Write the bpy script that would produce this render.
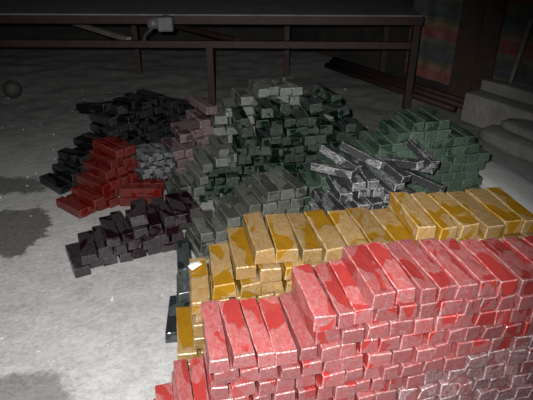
import bpy, bmesh, math, random
from mathutils import Vector, Matrix, Euler, noise

for o in list(bpy.data.objects):
    bpy.data.objects.remove(o)
S = bpy.context.scene
C = S.collection
R = math.radians

# ------------------------------------------------------------------ camera, world, flash, exposure
CAM_H, PITCH, FPX = 1.5, 28.0, 523.0
cd = bpy.data.cameras.new('camera'); cam = bpy.data.objects.new('camera', cd); C.objects.link(cam)
cam.location = (0, 0, CAM_H); cam.rotation_euler = (R(90 - PITCH), 0, 0)
cd.sensor_fit = 'HORIZONTAL'; cd.sensor_width = 36.0; cd.lens = 36.0 * FPX / 533.0
cd.clip_start = 0.02; cd.clip_end = 60
S.camera = cam

w = bpy.data.worlds.new('night'); S.world = w; w.use_nodes = True
w.node_tree.nodes['Background'].inputs[0].default_value = (0.75, 0.85, 1.0, 1)
w.node_tree.nodes['Background'].inputs[1].default_value = 0.012

fl = bpy.data.lights.new('camera_flash', 'SPOT'); fo = bpy.data.objects.new('camera_flash', fl); C.objects.link(fo)
fo.location = (-0.07, 0.03, 1.56)
fl.energy = 330; fl.color = (1.0, 0.985, 0.97); fl.shadow_soft_size = 0.018
fl.spot_size = R(84); fl.spot_blend = 0.75
aim = Vector((-0.30, 2.05, 0.1)) - fo.location
fo.rotation_euler = aim.to_track_quat('-Z', 'Y').to_euler()

vs = S.view_settings
vs.view_transform = 'Standard'; vs.look = 'None'; vs.gamma = 1.0; vs.use_curve_mapping = False
vs.exposure = 0.0

# ------------------------------------------------------------------ helpers
def tag(o, label=None, cat=None, group=None, kind=None):
    if label: o['label'] = label
    if cat: o['category'] = cat
    if group: o['group'] = group
    if kind: o['kind'] = kind
    return o

def link(name, me, mats=None, parent=None):
    o = bpy.data.objects.new(name, me); C.objects.link(o)
    if mats and me is not None and len(me.materials) == 0:
        for m in (mats if isinstance(mats, (list, tuple)) else [mats]): me.materials.append(m)
    if parent: o.parent = parent
    return o

def empty(name, loc, rz=0):
    o = bpy.data.objects.new(name, None); C.objects.link(o)
    o.location = loc; o.rotation_euler = (0, 0, rz); o.empty_display_size = 0.05
    return o

def from_bm(name, bm, smooth=False):
    me = bpy.data.meshes.new(name)
    bmesh.ops.recalc_face_normals(bm, faces=bm.faces[:])
    if smooth:
        for f in bm.faces: f.smooth = True
    bm.to_mesh(me); bm.free()
    return me

def box_bm(sx, sy, sz, bev=0.0, c=(0, 0, 0)):
    bm = bmesh.new(); bmesh.ops.create_cube(bm, size=1)
    bmesh.ops.scale(bm, vec=(sx, sy, sz), verts=bm.verts[:])
    if bev: bmesh.ops.bevel(bm, geom=bm.edges[:], offset=bev, segments=2, affect='EDGES', profile=0.5)
    bmesh.ops.translate(bm, vec=c, verts=bm.verts[:])
    return bm

def beam_bm(a, b, wd, ht, bev=0.004):
    a = Vector(a); b = Vector(b); d = b - a
    bm = box_bm(d.length, wd, ht, bev)
    q = d.to_track_quat('X', 'Z')
    bmesh.ops.transform(bm, matrix=Matrix.Translation((a + b) / 2) @ q.to_matrix().to_4x4(), verts=bm.verts[:])
    return bm

def px_floor(x, y, z=0.0):
    a = (x - 266.5) / FPX; b = (200 - y) / FPX; p = R(PITCH)
    d = Vector((a, math.cos(p) + b * math.sin(p), -math.sin(p) + b * math.cos(p)))
    t = (z - CAM_H) / d.z
    return Vector((0, 0, CAM_H)) + t * d

# ------------------------------------------------------------------ material helpers
class NT:
    def __init__(s, name):
        s.m = bpy.data.materials.new(name); s.m.use_nodes = True
        s.t = s.m.node_tree; s.n = s.t.nodes; s.b = s.n['Principled BSDF']
    def node(s, typ, **kw):
        n = s.n.new(typ)
        for k, v in kw.items():
            if k in n.inputs: n.inputs[k].default_value = v
            else: setattr(n, k, v)
        return n
    def l(s, a, b): s.t.links.new(a, b)
    def coord(s, scale=(1, 1, 1), offset_random=False, out='Object'):
        tc = s.node('ShaderNodeTexCoord'); mp = s.node('ShaderNodeMapping')
        mp.inputs['Scale'].default_value = scale
        s.l(tc.outputs[out], mp.inputs['Vector'])
        if offset_random:
            oi = s.node('ShaderNodeObjectInfo'); mu = s.node('ShaderNodeVectorMath', operation='SCALE')
            cb = s.node('ShaderNodeCombineXYZ')
            for i in range(3): s.l(oi.outputs['Random'], cb.inputs[i])
            mu.inputs['Scale'].default_value = 61.0
            s.l(cb.outputs[0], mu.inputs[0]); s.l(mu.outputs[0], mp.inputs['Location'])
        return mp.outputs[0]
    def noise(s, vec, scale, detail=3, rough=.55, dist=0):
        n = s.node('ShaderNodeTexNoise'); n.inputs['Scale'].default_value = scale
        n.inputs['Detail'].default_value = detail; n.inputs['Roughness'].default_value = rough
        n.inputs['Distortion'].default_value = dist
        s.l(vec, n.inputs['Vector']); return n.outputs['Fac']
    def ramp(s, fac, stops):
        r = s.node('ShaderNodeValToRGB'); e = r.color_ramp.elements
        while len(e) < len(stops): e.new(0.5)
        for i, (p, c) in enumerate(stops):
            e[i].position = p; e[i].color = (*c, 1) if not isinstance(c, (int, float)) else (c, c, c, 1)
        s.l(fac, r.inputs[0]); return r.outputs[0]
    def mix(s, fac, a, b, blend='MIX'):
        m = s.node('ShaderNodeMix', data_type='RGBA', blend_type=blend)
        for sock, v in ((m.inputs[0], fac), (m.inputs[6], a), (m.inputs[7], b)):
            if hasattr(v, 'links'): s.l(v, sock)
            elif isinstance(v, (int, float)): sock.default_value = v if sock == m.inputs[0] else (v, v, v, 1)
            else: sock.default_value = (*v, 1)
        return m.outputs[2]
    def math(s, op, a, b=0.0):
        m = s.node('ShaderNodeMath', operation=op)
        for i, v in enumerate((a, b)):
            if hasattr(v, 'links'): s.l(v, m.inputs[i])
            else: m.inputs[i].default_value = v
        return m.outputs[0]
    def bump(s, h, strength=.3, dist=.01):
        b = s.node('ShaderNodeBump'); b.inputs['Strength'].default_value = strength; b.inputs['Distance'].default_value = dist
        s.l(h, b.inputs['Height']); s.l(b.outputs[0], s.b.inputs['Normal'])
    def set(s, **kw):
        for k, v in kw.items():
            k = k.replace('_', ' ')
            if hasattr(v, 'links'): s.l(v, s.b.inputs[k])
            else: s.b.inputs[k].default_value = (*v, 1) if isinstance(v, tuple) else v
        return s.m

def rough_mat(name, c1, c2, scale=8, rough=.8, bump=.4, bscale=None, bdist=.01, metal=0.0):
    t = NT(name); v = t.coord()
    n = t.noise(v, scale, 6, .65)
    col = t.ramp(n, [(.3, c1), (.7, c2)])
    t.bump(t.noise(v, bscale or scale * 4, 5, .7), bump, bdist)
    return t.set(Base_Color=col, Roughness=rough, Metallic=metal)

def glass_mat(name, deep, frost, edge=None, clear=.48, trans=.3, bump=.3, rough=.07, var=.18, frost_rough=.36, wrinkle=1.0, sss=.25, mott=.4, ftrans=.15, ends=None):
    """cast glass: smooth clear skin shows the deep body colour, scuffed or broken skin is frosted paler"""
    t = NT(name)
    v = t.coord((1, .55, 1), True)
    tc = t.node('ShaderNodeTexCoord'); sp = t.node('ShaderNodeSeparateXYZ'); t.l(tc.outputs['Object'], sp.inputs[0])
    endm = t.ramp(t.math('ABSOLUTE', sp.outputs[1]), [(.108, 0.0), (.118, 1.0)])       # the snapped ends are rougher than the moulded sides
    n1 = t.math('ADD', t.noise(v, 11, 2, .45, .5), t.math('MULTIPLY', endm, .07))
    m1 = t.ramp(n1, [(clear - .014, 0.0), (clear + .014, 1.0)])          # 1 = frosted
    n2 = t.noise(v, 75, 4, .65, 1.0)
    fm = t.math('MULTIPLY', m1, t.ramp(n2, [(.38, 1 - mott * 1.6), (.60, 1.0)]))
    n3 = t.noise(v, 26, 2, .5, 2.2)
    scratch = t.ramp(t.math('ABSOLUTE', t.math('SUBTRACT', n3, .5)), [(0.0, 1.0), (.016, 0.0)])
    scratch = t.math('MULTIPLY', t.math('MULTIPLY', scratch, m1), .45 * wrinkle)
    oi = t.node('ShaderNodeObjectInfo')
    br = t.math('ADD', t.math('MULTIPLY', oi.outputs['Random'], 2 * var), 1 - var)
    fcol = t.mix(endm, frost, ends) if ends else frost
    col = t.mix(fm, deep, fcol)
    lite = tuple(min(1, .45 * c + .62 * max(frost)) for c in frost)
    col = t.mix(scratch, col, lite)
    if edge is not None: col = t.mix(t.math('MULTIPLY', t.ramp(n2, [(.42, .05), (.60, 1.0)]), .75), col, edge)  # chipped bevels paler, with the flash glint along them painted into the colour
    sc = t.node('ShaderNodeVectorMath', operation='SCALE'); t.l(col, sc.inputs[0]); t.l(br, sc.inputs['Scale'])
    col = sc.outputs[0]
    t.bump(t.math('ADD', t.noise(v, 22, 3, .5, .8), t.math('MULTIPLY', t.math('MULTIPLY', n2, m1), .5)), bump, .008)
    ro = t.math('ADD', t.math('MULTIPLY', m1, frost_rough - rough), rough)
    tr = t.math('ADD', t.math('MULTIPLY', t.math('SUBTRACT', 1.0, fm), trans), ftrans)
    if edge is not None: tr = t.math('MULTIPLY', tr, .2); ro = t.math('MULTIPLY', ro, .7)
    t.b.inputs['Subsurface Radius'].default_value = tuple(.25 + .75 * c / max(frost) for c in frost)
    t.b.inputs['Subsurface Scale'].default_value = .02
    return t.set(Base_Color=col, Roughness=ro, Transmission_Weight=tr, IOR=1.5, Specular_IOR_Level=.6, Subsurface_Weight=sss)

# ------------------------------------------------------------------ setting
def floor_mat():
    t = NT('dusty_concrete'); v = t.coord()
    big = t.noise(v, 1.6, 5, .6, .3); mid = t.noise(v, 9, 6, .7); fine = t.noise(v, 42, 7, .78)
    col = t.ramp(t.math('ADD', t.math('MULTIPLY', big, .5), t.math('MULTIPLY', mid, .5)),
                 [(.36, (.25, .245, .235)), (.50, (.46, .455, .44)), (.60, (.58, .575, .56))])
    col = t.mix(.42, col, t.ramp(fine, [(.30, .06), (.43, .40), (.62, .68)]))
    # damp stains with a shape of their own, and the trodden dirt further back
    sep = t.node('ShaderNodeSeparateXYZ'); t.l(v, sep.inputs[0])
    x, y = sep.outputs[0], sep.outputs[1]
    wob = t.math('MULTIPLY', t.math('SUBTRACT', t.noise(v, 4.5, 7, .68), .5), 2.0)
    def blot(cx, cy, rx, ry, soft=.12):
        dx = t.math('DIVIDE', t.math('SUBTRACT', x, cx), rx); dy = t.math('DIVIDE', t.math('SUBTRACT', y, cy), ry)
        d = t.math('SQRT', t.math('ADD', t.math('MULTIPLY', dx, dx), t.math('MULTIPLY', dy, dy)))
        return t.ramp(t.math('ADD', d, wob), [(1 - soft, 1.0), (1 + soft, 0.0)])
    p1 = px_floor(5, 232); p2 = px_floor(25, 392); p3 = px_floor(0, 185)
    b = t.math('MAXIMUM', blot(p1.x, p1.y, .27, .30), t.math('MULTIPLY', blot(p2.x, p2.y, .20, .13, .25), .7))
    b = t.math('MAXIMUM', b, blot(p3.x - .1, p3.y, .5, .16, .3))
    dirt = t.ramp(t.math('ADD', y, t.math('MULTIPLY', wob, .5)), [(0, 0.0), (1, 0.0)])
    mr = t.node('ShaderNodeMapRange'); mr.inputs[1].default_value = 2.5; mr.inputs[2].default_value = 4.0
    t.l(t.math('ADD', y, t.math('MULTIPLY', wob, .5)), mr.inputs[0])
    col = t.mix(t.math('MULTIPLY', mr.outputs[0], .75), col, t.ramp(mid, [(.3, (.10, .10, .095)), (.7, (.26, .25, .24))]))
    stain = t.ramp(fine, [(.3, (.055, .055, .05)), (.7, (.15, .145, .135))])
    col = t.mix(t.math('MULTIPLY', b, .9), col, stain)
    t.bump(t.math('ADD', mid, t.math('MULTIPLY', fine, .35)), .55, .015)
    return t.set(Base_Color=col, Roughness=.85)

bm = bmesh.new()
bmesh.ops.create_grid(bm, x_segments=150, y_segments=150, size=1)
for v_ in bm.verts:
    v_.co.x *= 5.5; v_.co.y = v_.co.y * 5.6 + 3.3
    r = noise.noise(Vector((v_.co.x * 1.1, v_.co.y * 1.1, 0)))
    k_ = min(1, max(0, (v_.co.y - 3.9) / .8)); v_.co.z = k_ * .03 * (r - .5 + .7 * noise.noise(v_.co * 4.3))
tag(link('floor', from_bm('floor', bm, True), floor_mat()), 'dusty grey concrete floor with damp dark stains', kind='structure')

M_brown = rough_mat('rusty_steel', (.022, .009, .007), (.048, .022, .016), 14, .6, .3)
M_plate = rough_mat('dirty_plate', (.14, .14, .135), (.26, .255, .245), 5, .7, .3)
M_wood = rough_mat('old_board', (.05, .03, .02), (.10, .065, .045), 6, .85, .4)
M_plank = rough_mat('grey_plank', (.18, .16, .13), (.30, .27, .23), 7, .85, .4)
M_dark = rough_mat('dark_wall', (.018, .017, .016), (.05, .046, .04), 4, .9, .5)  # plain mottled dark brown grey, used on both walls
M_stone = rough_mat('pale_block', (.24, .235, .22), (.42, .41, .39), 6, .9, .6, bdist=.02)
M_sack = rough_mat('woven_sack', (.20, .20, .19), (.34, .335, .32), 7, .85, .35)
M_white = rough_mat('white_sheet', (.55, .55, .54), (.72, .72, .71), 5, .8, .3)
M_chip = rough_mat('pale_chip', (.45, .45, .43), (.75, .75, .73), 20, .6, .3)
M_ball = rough_mat('dark_ball', (.035, .033, .03), (.08, .075, .07), 12, .7, .3)
M_metal = rough_mat('dull_metal', (.12, .12, .125), (.22, .22, .225), 9, .5, .15, metal=.2)
M_cord = rough_mat('grey_cord', (.05, .05, .055), (.09, .09, .095), 20, .6, .1)

# back wall and slanting right wall, boarded
bw = link('wall_back', from_bm('wall_back', box_bm(11, .1, 3.2, 0, (0, 7.6, 1.6))), M_dark); tag(bw, 'dark back wall', kind='structure')
WA, WB = Vector((0.30, 7.5, 0)), Vector((3.90, 1.5, 0))
wd = (WB - WA).normalized(); wn = Vector((wd.y, -wd.x, 0))          # wn points into the room (towards the camera side)
if wn.dot(Vector((-1, -1, 0))) < 0: wn = -wn
wr = link('wall_right', from_bm('wall_right', beam_bm(WA - wn * .05 + Vector((0, 0, 1.6)), WB - wn * .05 + Vector((0, 0, 1.6)), .1, 3.2, 0)), M_dark)
tag(wr, 'dark wall behind the sacks', kind='structure')

exec_after = []
# ------------------------------------------------------------------ the glass bars
random.seed(7)
BARS = []            # dict(c=(x,y), yaw, hl, hw, z0, z1, pile, obj)
H = 0.054; LEN = 0.245; WID = 0.074

def make_bar_mesh(name, seed, wob=.0022, bev=.0028):
    rnd = random.Random(seed)
    bm = bmesh.new(); bmesh.ops.create_cube(bm, size=1)
    for v_ in bm.verts:      # slight taper of the mould and skewed ends
        v_.co.x *= (.93 if v_.co.z > 0 else 1.0)
        v_.co.y += rnd.uniform(-.018, .018) ; v_.co.x += rnd.uniform(-.02, .02)
    es = [e for e in bm.edges if abs((e.verts[0].co - e.verts[1].co).y) > .6]
    bmesh.ops.subdivide_edges(bm, edges=es, cuts=4, use_grid_fill=True)
    bmesh.ops.scale(bm, vec=(WID, LEN, H), verts=bm.verts[:])
    off = Vector((seed * 3.1, 0, 0))
    for v_ in bm.verts:
        d = noise.noise_vector(v_.co * 22 + off)
        v_.co += Vector((d.x, d.y * 1.6, d.z * .7)) * wob
    sharp = [e for e in bm.edges if len(e.link_faces) == 2 and e.calc_face_angle() > R(50)]
    r = bmesh.ops.bevel(bm, geom=sharp, offset=bev, segments=1, affect='EDGES', profile=.5)
    for f in r['faces']: f.material_index = 1
    # keep it inside its own height
    zs = [v_.co.z for v_ in bm.verts]; lo, hi = min(zs), max(zs)
    for v_ in bm.verts: v_.co.z = (v_.co.z - lo) / (hi - lo) * H - H / 2
    return from_bm(name, bm)

def corners(c, yaw, hl, hw):
    u = (math.cos(yaw), math.sin(yaw)); v = (-u[1], u[0])
    return [(c[0] + a * hw * u[0] + b * hl * v[0], c[1] + a * hw * u[1] + b * hl * v[1]) for a, b in ((-1, -1), (1, -1), (1, 1), (-1, 1))]

def overlap(A, B, shrink=.003):
    dx = A['c'][0] - B['c'][0]; dy = A['c'][1] - B['c'][1]
    if dx * dx + dy * dy > (A['r'] + B['r']) ** 2: return False
    for P in (A, B):
        cu, su = math.cos(P['yaw']), math.sin(P['yaw'])
        for ax in ((cu, su), (-su, cu)):
            def ext(Q):
                c2, s2 = math.cos(Q['yaw']), math.sin(Q['yaw'])
                return (Q['hw'] - shrink) * abs(c2 * ax[0] + s2 * ax[1]) + (Q['hl'] - shrink) * abs(-s2 * ax[0] + c2 * ax[1])
            if abs(dx * ax[0] + dy * ax[1]) > ext(A) + ext(B): return False
    return True

def drop(b):
    z = 0.0
    for o in BARS:
        if o['z1'] > z and overlap(b, o): z = o['z1']
    return z

def add_bar(pile, c, yaw, z, wf=1., lf=1., hf=1., pitch=0., roll=0.):
    k = random.randrange(len(pile['meshes']))
    o = bpy.data.objects.new(pile['name'], pile['meshes'][k]); C.objects.link(o)
    hl, hw, hh = LEN * lf / 2, WID * wf / 2, H * hf / 2
    ez = hh * abs(math.cos(pitch) * math.cos(roll)) + hw * abs(math.sin(roll)) + hl * abs(math.sin(pitch))
    flip = random.choice((0, math.pi))
    o.location = (c[0], c[1], z + ez + .0004); o.rotation_euler = Euler((pitch, roll, yaw + flip), 'XYZ')
    o.scale = (wf, lf, hf)
    b = dict(c=c, yaw=yaw, hl=hl, hw=hw, r=math.hypot(hl, hw), z0=z, z1=z + 2 * ez + .0008, pile=pile, obj=o)
    BARS.append(b); o['category'] = 'glass bar'
    return b

def cand(c, yaw, wf, lf):
    hl, hw = LEN * lf / 2, WID * wf / 2
    return dict(c=c, yaw=yaw, hl=hl, hw=hw, r=math.hypot(hl, hw))

PILES = {}
def pile_kind(key, name, mats, where, look, seed=0, wob=.0022):
    ms = []
    for i in range(5):
        me = make_bar_mesh(name, seed * 10 + i, wob); me.materials.append(mats[0]); me.materials.append(mats[1]); ms.append(me)
    PILES[key] = dict(name=name, meshes=ms, where=where, look=look, bars=[])
    return PILES[key]

def prof(ps, u):
    if u < ps[0][0] or u > ps[-1][0]: return 0
    for (a, za), (b, zb) in zip(ps, ps[1:]):
        if a <= u <= b: return za + (zb - za) * (u - a) / max(1e-6, b - a)
    return 0

def stack(key, p0, th, ph, ps, jy=2.5, jv=.012, gap=.004, wr=(.86, 1.14), hr=(.97, 1.0), tilt=0.0, shear=0.0, lr=(.95, 1.03), scale=1.0, lfun=None, alt=None):
    """rows of bars laid course by course; ps is the height of the stack along its front"""
    pile = PILES[key]; th, ph = R(th), R(ph)
    U = (math.cos(ph), math.sin(ph)); V = (-math.sin(th), math.cos(th))
    nmax = int(max(z for _, z in ps) / (H * scale) + 1e-6)
    for k in range(nmax):
        zt = (k + 1) * H * scale - .004
        u = ps[0][0] + random.uniform(-.01, .015)
        while u < ps[-1][0]:
            wf = random.uniform(*wr) * scale; lf = random.uniform(*lr) * (scale ** .3); hf = random.uniform(*hr) * scale
            if lfun: lf *= lfun(u, k)
            wdt = WID * wf
            if min(prof(ps, u + .15 * wdt), prof(ps, u + .85 * wdt)) < zt:
                u += .012; continue
            ok = False
            for a in (1, .6, .3, .1, 0):
                dv = random.uniform(-jv, jv) * a; yaw = th + R(random.uniform(-jy, jy)) * a
                uc = u + wdt / 2; vc = LEN * lf / 2 + dv
                c = (p0[0] + U[0] * uc + V[0] * vc, p0[1] + U[1] * uc + V[1] * vc)
                b = cand(c, yaw, wf, lf); z = drop(b)
                if z < k * H * scale + .35 * H and z > k * H * scale - .9 * H * scale:
                    ok = True; break
            if not ok: u += .01; continue
            pt = R(random.uniform(-tilt, tilt)); rl = R(random.uniform(-tilt, tilt))
            use = PILES[alt[0]] if alt and alt[1](u, k) else pile
            nb = add_bar(use, c, yaw, z, wf, lf, hf, pt, rl); nb['row'] = k; nb['u'] = u
            pile['bars'].append(nb)
            u += wdt + random.uniform(.0, gap)

def loose(key, p0, th, ph, us, vs_, n, yj=25, tilt=12, scale=1.0, zmax=.7):
    pile = PILES[key]; ph = R(ph)
    U = (math.cos(ph), math.sin(ph)); V = (-math.sin(R(th)), math.cos(R(th)))
    for i in range(n):
        for tr in range(12):
            u = random.uniform(*us); v = random.uniform(*vs_)
            c = (p0[0] + U[0] * u + V[0] * v, p0[1] + U[1] * u + V[1] * v)
            yaw = R(th + random.uniform(-yj, yj)); wf = random.uniform(.85, 1.1) * scale; lf = random.uniform(.9, 1.02)
            z = drop(cand(c, yaw, wf, lf))
            if z < zmax: break
        else: continue
        pile['bars'].append(add_bar(pile, c, yaw, z, wf, lf, scale, R(random.uniform(-tilt, tilt)), R(random.uniform(-tilt, tilt))))

def one(key, px, py, z, yaw, wf=1., lf=1., hf=1., pitch=0, roll=0, exact=False):
    """one bar whose near-end top middle lies at pixel (px,py) at height z"""
    p = px_floor(px, py, z); yw = R(yaw)
    c = (p.x - math.sin(yw) * LEN * lf / 2, p.y + math.cos(yw) * LEN * lf / 2)
    zz = z - H * hf if exact else drop(cand(c, yw, wf, lf))
    b = add_bar(PILES[key], c, yw, zz, wf, lf, hf, R(pitch), R(roll)); PILES[key]['bars'].append(b); return b

def two(name, deep, frost, edge, **kw):
    return glass_mat(name, deep, frost, **kw), glass_mat(name + '_edge', deep, frost, edge=edge, **kw)

pile_kind('pink', 'pink_glass_bar', two('pink_glass', (.41, .048, .044), (.39, .132, .130), (.50, .29, .29), clear=.475, trans=.15, bump=.55, wrinkle=1.5, ends=(.27, .118, .121)), 'stepped end', 'pink glass bar', 1, .0035)
pile_kind('rose', 'pink_glass_bar', two('rose_glass', (.28, .10, .105), (.31, .205, .212), (.64, .56, .56), clear=.49, trans=.15, ftrans=.05, bump=.9, wrinkle=2.2, mott=.6, rough=.05, frost_rough=.22), 'stepped end', 'pale greyish pink glass bar', 14, .005)
pile_kind('amber', 'amber_glass_bar', two('amber_glass', (.33, .165, .010), (.33, .225, .11), (.46, .37, .22), clear=.49, trans=.15, bump=.55, wrinkle=1.6), 'stepped end', 'amber glass bar', 2, .0032)
pile_kind('green', 'light_green_glass_bar', two('green_glass', (.065, .12, .08), (.128, .188, .14), (.20, .26, .21), clear=.46), 'clear glass heap', 'light green glass bar', 3)
pile_kind('clear', 'clear_glass_bar', two('clear_glass', (.10, .10, .105), (.40, .40, .41), (.75, .75, .75), clear=.52, bump=1.0, wrinkle=2.2, mott=.8, rough=.05, frost_rough=.2), 'smoky grey stack', 'clear silvery glass bar', 4, .004)
pile_kind('smoke', 'smoky_glass_bar', two('smoky_glass', (.11, .115, .096), (.185, .19, .16), (.25, .255, .225), clear=.47), 'plum black stack', 'smoky grey glass bar', 5)
pile_kind('slate', 'slate_glass_bar', two('slate_glass', (.035, .041, .041), (.085, .095, .095), (.13, .14, .14), clear=.47), 'amber stack', 'slate grey glass bar', 15, .003)
pile_kind('bottle', 'dark_green_glass_bar', two('dark_green_glass', (.006, .026, .014), (.085, .105, .094), (.15, .175, .16), clear=.49, mott=.5), 'olive grey heap', 'dark green glass bar', 6, .004)
pile_kind('pale', 'pale_grey_glass_bar', two('pale_grey_glass', (.15, .168, .15), (.27, .285, .26), (.36, .375, .35), clear=.45), 'mauve stack', 'pale grey glass bar', 7, .003)
pile_kind('olive', 'olive_grey_glass_bar', two('olive_grey_glass', (.085, .095, .078), (.18, .19, .17), (.26, .27, .245), clear=.45), 'thin clear sticks', 'olive grey glass bar', 8, .004)
pile_kind('mauve', 'mauve_glass_bar', two('mauve_glass', (.14, .08, .09), (.245, .18, .19), (.31, .26, .265), clear=.43), 'thin clear sticks', 'mauve glass bar', 9, .003)
pile_kind('stick', 'clear_glass_stick', two('blue_grey_glass', (.075, .08, .085), (.26, .268, .28), (.5, .51, .52), clear=.5, wrinkle=1.5, mott=.5), 'red stack', 'thin bluish clear glass stick', 10, .004)
pile_kind('black', 'black_glass_bar', two('black_glass', (.006, .0065, .007), (.034, .035, .037), (.07, .07, .073), clear=.5, trans=.05, sss=0), 'low end', 'black glass bar', 11, .004)
pile_kind('red', 'red_glass_bar', two('red_glass', (.20, .012, .008), (.15, .032, .027), (.22, .08, .07), clear=.52), 'low end', 'red glass bar', 12, .003)
pile_kind('plum', 'plum_black_glass_bar', two('plum_glass', (.016, .005, .007), (.065, .057, .061), (.12, .11, .113), clear=.48, trans=.1, sss=0), 'single bar end', 'plum black glass bar', 13, .004)

# bright red bars lying crosswise in front of the red stack
for k in range(2):
    for j in range(2):
        p = px_floor(161, 207); c = (p.x - LEN / 2 + .006 * k, p.y + .04 + .078 * j + .012 * k)
        b = add_bar(PILES['red'], c, R(90 + 1.5 * j), drop(cand(c, R(90), 1, 1)), 1, 1, 1); PILES['red']['bars'].append(b)
        b['cross'] = True; b['lab'] = 'bright red glass bar lying crosswise, %s of the %s pair' % (('front', 'back')[j], ('bottom', 'top')[k])
# pink stack in front: three broad steps climbing away from the floor end
stack('pink', (-.144, 1.023), 13, 9, [(-.235, 0), (-.23, .06), (-.17, .112), (-.165, .17), (-.105, .22), (-.10, .275), (-.005, .275), (0, .488), (.275, .488), (.28, .596), (.43, .596), (.435, .65), (1.36, .65)], jy=2.0, jv=.006, gap=.006, wr=(.62, .98), hr=(.93, 1.0),
      lfun=lambda u, k: .88 if u > .72 and k == 11 else 1.0, alt=('rose', lambda u, k: (k + 1) * H < .14 + (u - .36) * .74 - (.0 if random.random() < .8 else .15) and k < 9))
# amber stack behind it
stack('amber', (-.032, 1.35), 11, 6.5, [(-.27, 0), (-.265, .22), (-.205, .275), (-.20, .44), (-.135, .44), (-.13, .494), (-.06, .494), (-.055, .55), (.0, .55), (.005, .596), (.52, .596), (.525, .65), (.94, .65), (.945, .55), (1.15, .54), (1.16, .44), (1.3, .43)], jy=2.5, jv=.014, gap=.005, wr=(.78, 1.06))
# light green stack, front right corner at p0
stack('green', (1.23, 2.782), 13, 13, [(-1.12, .11), (-1.0, .22), (-.94, .275), (-.84, .33), (-.72, .385), (-.60, .44), (-.50, .494), (-.42, .55), (-.18, .55), (-.175, .44), (-.02, .44), (0, .39), (.06, .39)], jy=2, jv=.008, gap=.003)
# clear heap
CP = (.30, 2.25)
stack('clear', CP, 20, 13, [(0, .17), (.06, .275), (.14, .385), (.30, .385), (.42, .28), (.56, .17), (.66, .11)], jy=10, jv=.03, gap=.010, tilt=4, wr=(.7, 1.0), hr=(.85, 1.0))
loose('clear', CP, 28, 13, (.05, .6), (.08, .18), 26, 35, 20, .75, .41)
# smoky stack
stack('smoke', (-.307, 2.161), 23, 20, [(-.03, .11), (.0, .17), (.15, .22), (.27, .275), (.36, .33), (.62, .33)], jy=2.5, jv=.012)
# dark green
stack('bottle', (-.219, 2.80), 10, 10, [(-.20, .06), (-.15, .17), (-.09, .275), (-.02, .33), (.03, .385), (.12, .44), (.2, .494), (.3, .55), (.55, .55), (.6, .52), (.72, .485), (.8, .42), (.95, .27)], jy=5, jv=.03, gap=.008, tilt=1.5, wr=(.75, 1.12), hr=(.9, 1.0))
loose('bottle', (-.219, 2.80), 8, 10, (.05, .65), (.1, .15), 7, 22, 10, 1, .56)
# pale grey behind the dark green
stack('pale', (-.22, 3.14), 14, 10, [(-.1, .44), (.02, .5), (.1, .56), (.22, .61), (.5, .61), (.6, .5), (.8, .38)], jy=5, jv=.03, tilt=1.5)
# olive grey ends
stack('olive', (-.50, 2.60), 22, 24, [(-.02, .12), (.08, .22), (.18, .33), (.28, .385), (.38, .385)], jy=6, jv=.03, tilt=2, wr=(.7, 1.05), hr=(.88, 1))
# black and red at a slant
stack('black', (-1.323, 2.821), 54, 54, [(.09, .06), (.19, .11), (.28, .17), (.40, .22), (.52, .33), (.70, .385), (1.15, .385), (1.3, .33), (1.5, .2)], jy=6, jv=.03, gap=.01, tilt=2.5, wr=(.8, 1.1), hr=(.9, 1.0))
loose('black', (-1.323, 2.821), 54, 54, (.5, 1.1), (.11, .14), 6, 15, 9, 1, .40)
stack('red', (-1.021, 2.59), 50, 50, [(-.05, .06), (.06, .11), (.12, .17), (.2, .22), (.26, .33), (.40, .33)], jy=5, jv=.03, gap=.006, tilt=1.5, wr=(.75, 1.05), hr=(.9, 1))
# plum black in front of them
stack('plum', (-.919, 2.044), 25, 25, [(-.01, .06), (.055, .06), (.06, .112), (.17, .112), (.175, .166), (.44, .166), (.45, .22), (.64, .22), (.70, .16)], jy=4, jv=.03, gap=.008, tilt=1.2, wr=(.8, 1.05), hr=(.92, 1))
loose('plum', (-.919, 2.044), 25, 25, (.25, .45), (.08, .16), 3, 14, 10, 1, .17)
# thin clear sticks and mauve bars
stack('stick', (-.80, 2.84), 40, 42, [(-.03, .1), (.06, .2), (.12, .25), (.30, .25)], jy=9, jv=.03, gap=.006, tilt=3, wr=(.7, 1.0), hr=(.8, 1.0), scale=.62)
stack('mauve', (-.60, 3.0), 30, 30, [(-.02, .17), (.06, .275), (.14, .385), (.24, .44), (.5, .44)], jy=6, jv=.03, tilt=2)
loose('mauve', (-.60, 3.0), 32, 30, (.25, .4), (.1, .15), 2, 18, 8, 1, .45)
# smoky bars poking out beside the foot of the amber stack
one('slate', 171, 333, .054, 5, .72, .98, 1.0)['cross'] = True
one('slate', 184, 318, .054, 8, .8, .98, 1.0)['cross'] = True
one('slate', 186, 303, .108, 10, .8, .95, 1.0)['cross'] = True
one('slate', 186, 290, .108, 10, .8, .95, 1.0)['cross'] = True

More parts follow.
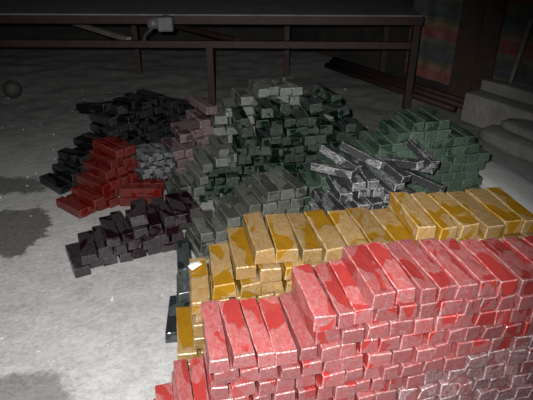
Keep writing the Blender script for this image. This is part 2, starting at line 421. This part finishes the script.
# labels: the course a bar lies in, counted down from the top of its stack, and its place along the course
ORD = 'first second third fourth fifth sixth seventh eighth ninth tenth eleventh twelfth thirteenth fourteenth fifteenth sixteenth seventeenth eighteenth nineteenth twentieth'.split() 
ORD += ['twenty-' + o for o in ORD[:9]] + ['thirtieth']
for key, P in PILES.items():
    if key in ('rose',): continue
    rows = {}
    for b in P['bars']:
        if 'row' in b: rows.setdefault(b['row'], []).append(b)
    top = max(rows, default=0)
    for k, bs in rows.items():
        bs.sort(key=lambda b: b['u'])
        for i, b in enumerate(bs):
            d = top - k
            crs = 'the top course' if d == 0 else 'the %s course down' % ORD[d]
            b['obj']['label'] = '%s in %s, %s from the %s' % (b['pile']['look'], crs, ORD[min(i, 29)], P['where'])
    for b in P['bars']:
        if 'row' not in b:
            if b.get('cross') and key == 'red': lab = 'bright red glass bar lying crosswise in front of the slanting red stack'
            elif b.get('cross'): lab = 'slate grey glass bar lying low beside the foot of the amber stack'
            else: lab = '%s lying loose and askew on top of its heap' % P['look']
            b['obj']['label'] = b.get('lab', lab)
        b['obj']['group'] = '%ss in one stack' % P['name'].replace('_', ' ')
print('BARS', len(BARS), {k: len(p['bars']) for k, p in PILES.items()})

# ------------------------------------------------------------------ steel table at the back
T = empty('steel_table', (1.28, 4.62, 0)); tag(T, 'long rusty brown steel work table standing on the far floor', 'table')
def part(name, bm, mat, parent, smooth=False):
    o = link(name, from_bm(name, bm, smooth), mat); o.parent = parent
    o.matrix_parent_inverse = Matrix.Translation(-parent.location) if parent.rotation_euler.z == 0 else parent.matrix_basis.inverted()
    return o
XL, XR = -3.6, 1.27
def fy(x): return 4.60 + (.10 * (1.27 - x) / 3.5)       # front edge runs very slightly askew
def byy(x): return fy(x) + 1.15
ZT, ZR = .80, .56
part('front_beam', beam_bm((XL, fy(XL), ZT - .035), (XR + .05, fy(XR), ZT - .035), .05, .07), M_brown, T)
part('back_beam', beam_bm((XL, byy(XL), ZT - .035), (XR + .05, byy(XR), ZT - .035), .05, .07), M_brown, T)
part('end_beam', beam_bm((XR + .03, fy(XR) + .03, ZT - .035), (XR + .03, byy(XR) - .03, ZT - .035), .05, .07), M_brown, T)
bm = bmesh.new()
part('table_top', beam_bm((XL, (fy(XL) + byy(XL)) / 2, ZT + .006), (XR + .05, (fy(XR) + byy(XR)) / 2, ZT + .006), 1.2, .012, 0), M_plate, T)
part('front_rail', beam_bm((XL, fy(XL) + .01, ZR), (XR, fy(XR) + .01, ZR), .05, .06), M_brown, T)
part('back_rail', beam_bm((XL, byy(XL), ZR), (XR, byy(XR), ZR), .05, .05), M_brown, T)
for x, y in ((XR, fy(XR)), (-.50, fy(-.5) + .04), (-3.3, fy(-3.3)), (.22, byy(.22)), (-1.42, byy(-1.42)), (XR, byy(XR)), (-3.7, byy(-3.7))):
    z1 = ZR - .03 if abs(x + .5) < .01 else ZT - .07
    part('leg', beam_bm((x, y, -.01), (x, y, z1), .07 if y < 5 else .06, .06), M_brown, T)
for x in (-1.2, 1.05 - 1.3, -3.0):
    part('cross_rail', beam_bm((x, fy(x) + .03, ZR + .03), (x - 1.0, byy(x - 1.0) - .03, ZR + .03), .045, .04), M_plank if x == -1.2 else M_brown, T)

# grey metal box hanging from the front beam, with its cord
p = px_floor(165, 22, .76); Bx = empty('metal_box', (-.93, 4.56, .62)); tag(Bx, 'small dull grey metal box with cord hanging under the table beam', 'metal box')
bm = box_bm(.13, .10, .12, .015, (-.845, 4.57, .745)); part('box_body', bm, M_metal, Bx)
bm = bmesh.new(); bmesh.ops.create_cone(bm, cap_ends=True, segments=20, radius1=.05, radius2=.046, depth=.08)
bmesh.ops.rotate(bm, cent=(0, 0, 0), matrix=Matrix.Rotation(R(90), 3, 'Y'), verts=bm.verts[:]); bmesh.ops.translate(bm, vec=(-.95, 4.57, .75), verts=bm.verts[:])
part('end_cap', bm, M_metal, Bx, True)
part('bracket', box_bm(.05, .03, .03, .003, (-.845, 4.585, .80)), M_brown, Bx)
pts = [Vector(q) for q in ((-.95, 4.56, .71), (-.97, 4.55, .70), (-1.0, 4.55, .68), (-1.03, 4.55, .65), (-1.04, 4.555, .61), (-1.045, 4.555, .585))]
bm = bmesh.new(); rings = []
for i, q in enumerate(pts):
    d = (pts[min(i + 1, len(pts) - 1)] - pts[max(i - 1, 0)]).normalized(); e1 = d.cross(Vector((0, 1, 0))).normalized(); e2 = d.cross(e1)
    rings.append([bm.verts.new(q + (e1 * math.cos(k * math.pi / 4) + e2 * math.sin(k * math.pi / 4)) * .009) for k in range(8)])
for r0, r1 in zip(rings, rings[1:]):
    for k in range(8): bm.faces.new((r0[k], r0[(k + 1) % 8], r1[(k + 1) % 8], r1[k]))
bm.faces.new(rings[0]); bm.faces.new(rings[-1])
part('cord', bm, M_cord, Bx, True)

# dark ball on the floor
p = px_floor(14, 97)
bm = bmesh.new(); bmesh.ops.create_uvsphere(bm, u_segments=24, v_segments=14, radius=.085)
for v_ in bm.verts: v_.co *= 1 + .03 * noise.noise(v_.co * 14)
o = link('ball', from_bm('ball', bm, True), M_ball); o.location = (p.x, p.y, .078); tag(o, 'dark scuffed round ball lying on the floor', 'ball')

# ------------------------------------------------------------------ right hand wall dressing
def on_wall(px, py, off=0.0):
    a = (px - 266.5) / FPX; b = (200 - py) / FPX; q = R(PITCH)
    d = Vector((a, math.cos(q) + b * math.sin(q), -math.sin(q) + b * math.cos(q))); o = Vector((0, 0, CAM_H))
    t = ((WA + wn * off - o).dot(wn)) / d.dot(wn); return o + t * d

def stripes_mat():
    t = NT('striped_cloth'); v = t.coord()
    sep = t.node('ShaderNodeSeparateXYZ'); t.l(v, sep.inputs[0])
    z = t.math('FRACT', t.math('DIVIDE', sep.outputs[2], .40))
    r = t.node('ShaderNodeValToRGB'); r.color_ramp.interpolation = 'CONSTANT'; e = r.color_ramp.elements
    st = [(0, (.10, .10, .06)), (.14, (.20, .19, .11)), (.26, (.42, .07, .04)), (.52, (.34, .20, .06)), (.64, (.18, .15, .08)), (.74, (.06, .09, .10))]
    while len(e) < len(st): e.new(.5)
    for el, (pp, c) in zip(e, st): el.position = pp; el.color = (*c, 1)
    t.l(t.math('ADD', z, t.math('MULTIPLY', t.math('SUBTRACT', t.noise(v, 6, 3), .5), .06)), r.inputs[0])
    n = t.noise(v, 12, 4)
    col = t.mix(.5, r.outputs[0], t.ramp(n, [(.3, .05), (.7, .2)]))
    t.bump(t.noise(v, 60, 2), .2)
    return t.set(Base_Color=col, Roughness=.9)
M_str = stripes_mat()
def hanging(name, a, b, z0, z1, label):
    bm = bmesh.new(); nx, nz = 26, 10; L = (b - a).length; d = (b - a).normalized(); g = {}
    for s in (0, 1):
        for i in range(nx + 1):
            for j in range(nz + 1):
                q = a + d * (L * i / nx) + wn * (0.025 + .008 * math.sin(i * .6) + .004 * math.sin(i * 2.7 + j) - .006 * s); g[s, i, j] = bm.verts.new((q.x, q.y, z0 + (z1 - z0) * j / nz))
        for i in range(nx):
            for j in range(nz): bm.faces.new((g[s, i, j], g[s, i + 1, j], g[s, i + 1, j + 1], g[s, i, j + 1]))
    o = link(name, from_bm(name, bm, True), M_str); return tag(o, label, 'cloth', 'striped cloths on the wall')
a = on_wall(408, 60); b = on_wall(456, 60); a.z = b.z = 0
hanging('striped_cloth', a, b, .10, 1.25, 'striped red and olive cloth hung behind the table end')
a = on_wall(487, 60); b = on_wall(600, 60); a.z = b.z = 0
hanging('striped_cloth', a, b, .25, 1.35, 'striped red and olive cloth hung behind the leaning plank')
# wooden boards standing against the wall
for (x0, x1, lab) in ((450, 471, 'upright brown board with its edge against the striped cloth'), (472, 490, 'upright brown board next to the leaning plank')):
    a = on_wall(x0, 84, .10); b = on_wall(x1, 84, .10); a.z = b.z = 0
    bm = box_bm((b - a).length, .03, 1.6, .004, (0, 0, .8))
    o = link('wooden_board', from_bm('wooden_board', bm), M_wood); m = (a + b) / 2
    o.location = m; o.rotation_euler = (0, 0, math.atan2((b - a).y, (b - a).x)); tag(o, lab, 'board', 'boards against the right wall')
# leaning plank
a = on_wall(505, 95, .085); a.z = .02; b = on_wall(533, 18, .055)
bm = beam_bm(a + Vector((0, 0, .02)), b, .09, .03, .003)
tag(link('wooden_plank', from_bm('wooden_plank', bm), M_plank), 'pale grey plank leaning on the wall above the sacks', 'plank')
# dark pipes along the foot of the wall
for i, off in enumerate((.12, .24, .38)):
    a = WA + wd * (1.2 + .1 * i) + wn * off; b = WA + wd * 3.3 + wn * off
    bm = bmesh.new(); bmesh.ops.create_cone(bm, cap_ends=True, segments=12, radius1=.03, radius2=.03, depth=(b - a).length)
    bmesh.ops.transform(bm, matrix=Matrix.Translation((a + b) / 2 + Vector((0, 0, .03))) @ (b - a).to_track_quat('Z', 'Y').to_matrix().to_4x4(), verts=bm.verts[:])
    tag(link('steel_pipe', from_bm('steel_pipe', bm, True), M_brown), 'dark rusty pipe on the floor, %s of three along the wall foot' % ('closest to the wall', 'middle one', 'farthest from the wall')[i], 'pipe', 'pipes along the wall foot')

# pale blocks, sacks and the white sheet at the right
def lump(name, loc, size, mat, label, cat, rz=0, seed=0, power=.55, amp=.06, sag=0.0, group=None):
    bm = bmesh.new(); bmesh.ops.create_icosphere(bm, subdivisions=4, radius=1)
    for v_ in bm.verts:
        c = v_.co; q = Vector([math.copysign(abs(k) ** power, k) for k in c])
        q *= 1 + amp * noise.fractal(q * 1.7 + Vector((seed, 0, 0)), 1, 2, 3) + .4 * amp * noise.noise(q * 6 + Vector((0, seed, 0)))
        q.z -= sag * max(0, abs(q.x) - .5)
        v_.co = Vector((q.x * size[0] / 2, q.y * size[1] / 2, max(q.z, -.97) * size[2] / 2))
    o = link(name, from_bm(name, bm, True), mat); o.location = (loc[0], loc[1], loc[2] + size[2] / 2 * .97); o.rotation_euler = (0, 0, rz)
    return tag(o, label, cat, group)
rzw = math.atan2(wd.y, wd.x)
q = px_floor(468, 141); c = q + wd * .50 - wn * .16
lump('sack', (c.x, c.y, 0), (1.0, .34, .13), M_sack, 'flattened pale grey sack at the bottom in front of the blocks', 'sack', rzw, 3, .6, .06, .1)
q2 = c + wd * .06 - wn * .05
lump('sack', (q2.x, q2.y, .118), (.85, .24, .09), M_sack, 'slim pale grey sack lying on the flattened sack', 'sack', rzw, 8, .6, .06, .1)
def slab(c, sx, sy, sz, rz, label, seed):
    bm = box_bm(sx, sy, sz, .012)
    bmesh.ops.subdivide_edges(bm, edges=bm.edges[:], cuts=3, use_grid_fill=True)
    for v_ in bm.verts: v_.co += noise.noise_vector(v_.co * 5 + Vector((seed, 0, 0))) * .012
    o = link('stone_block', from_bm('stone_block', bm, True), M_stone); o.location = (c[0], c[1], c[2] + sz / 2); o.rotation_euler = (0, 0, rz); tag(o, label, 'block', 'pale blocks behind the sacks')
q = px_floor(465, 92, .25); c = q + wd * .55 - wn * .09
slab((c.x, c.y, 0), 1.1, .18, .25, rzw, 'long rough pale block standing right behind the sacks', 1)
q = px_floor(479, 79, .31); c = q + wd * .52 - wn * .065
slab((c.x, c.y, 0), 1.0, .12, .31, rzw, 'taller long rough pale block at the back next to the wall', 5)
lump('white_sheet', (1.485, 2.72, 0), (1.0, .30, .14), M_white, 'smooth white plastic sheet mound behind the amber stack', 'sheet', R(-77), 12, .6, .05)

# little white chip on the amber stack and crumbs on the floor
bm = bmesh.new(); bmesh.ops.create_icosphere(bm, subdivisions=1, radius=1)
for v_ in bm.verts: v_.co = Vector((v_.co.x * .028, v_.co.y * .022, v_.co.z * .010)) * (1 + .9 * noise.noise(v_.co * 2.3))
p = px_floor(196, 268, .43); ztop = drop(dict(c=(p.x, p.y), yaw=0, hl=.015, hw=.015, r=.02))
o = link('white_chip', from_bm('white_chip', bm), M_chip); o.location = (p.x, p.y, ztop + .009); tag(o, 'bright white chip on the end bar of the amber stack', 'chip')

bm = bmesh.new()
rnd = random.Random(5)
for i in range(380):
    x = rnd.uniform(-2.6, 1.0); y = rnd.uniform(1.2, 5.2)
    if any(abs(b['c'][0] - x) < .16 and abs(b['c'][1] - y) < .16 for b in BARS if b['z0'] < .02): continue
    s = rnd.uniform(.002, .0055) * (1.0 if rnd.random() < .93 else 2.2)
    m = Matrix.Translation((x, y, s * .45)) @ Euler((rnd.random() * 6, rnd.random() * 6, rnd.random() * 6)).to_matrix().to_4x4() @ Matrix.Diagonal((s * 1.5, s, s * .6, 1))
    bmesh.ops.create_icosphere(bm, subdivisions=1, radius=1, matrix=m)
tag(link('floor_crumbs', from_bm('floor_crumbs', bm), M_chip), 'tiny pale chips and crumbs scattered over the concrete floor', 'crumbs', kind='stuff')
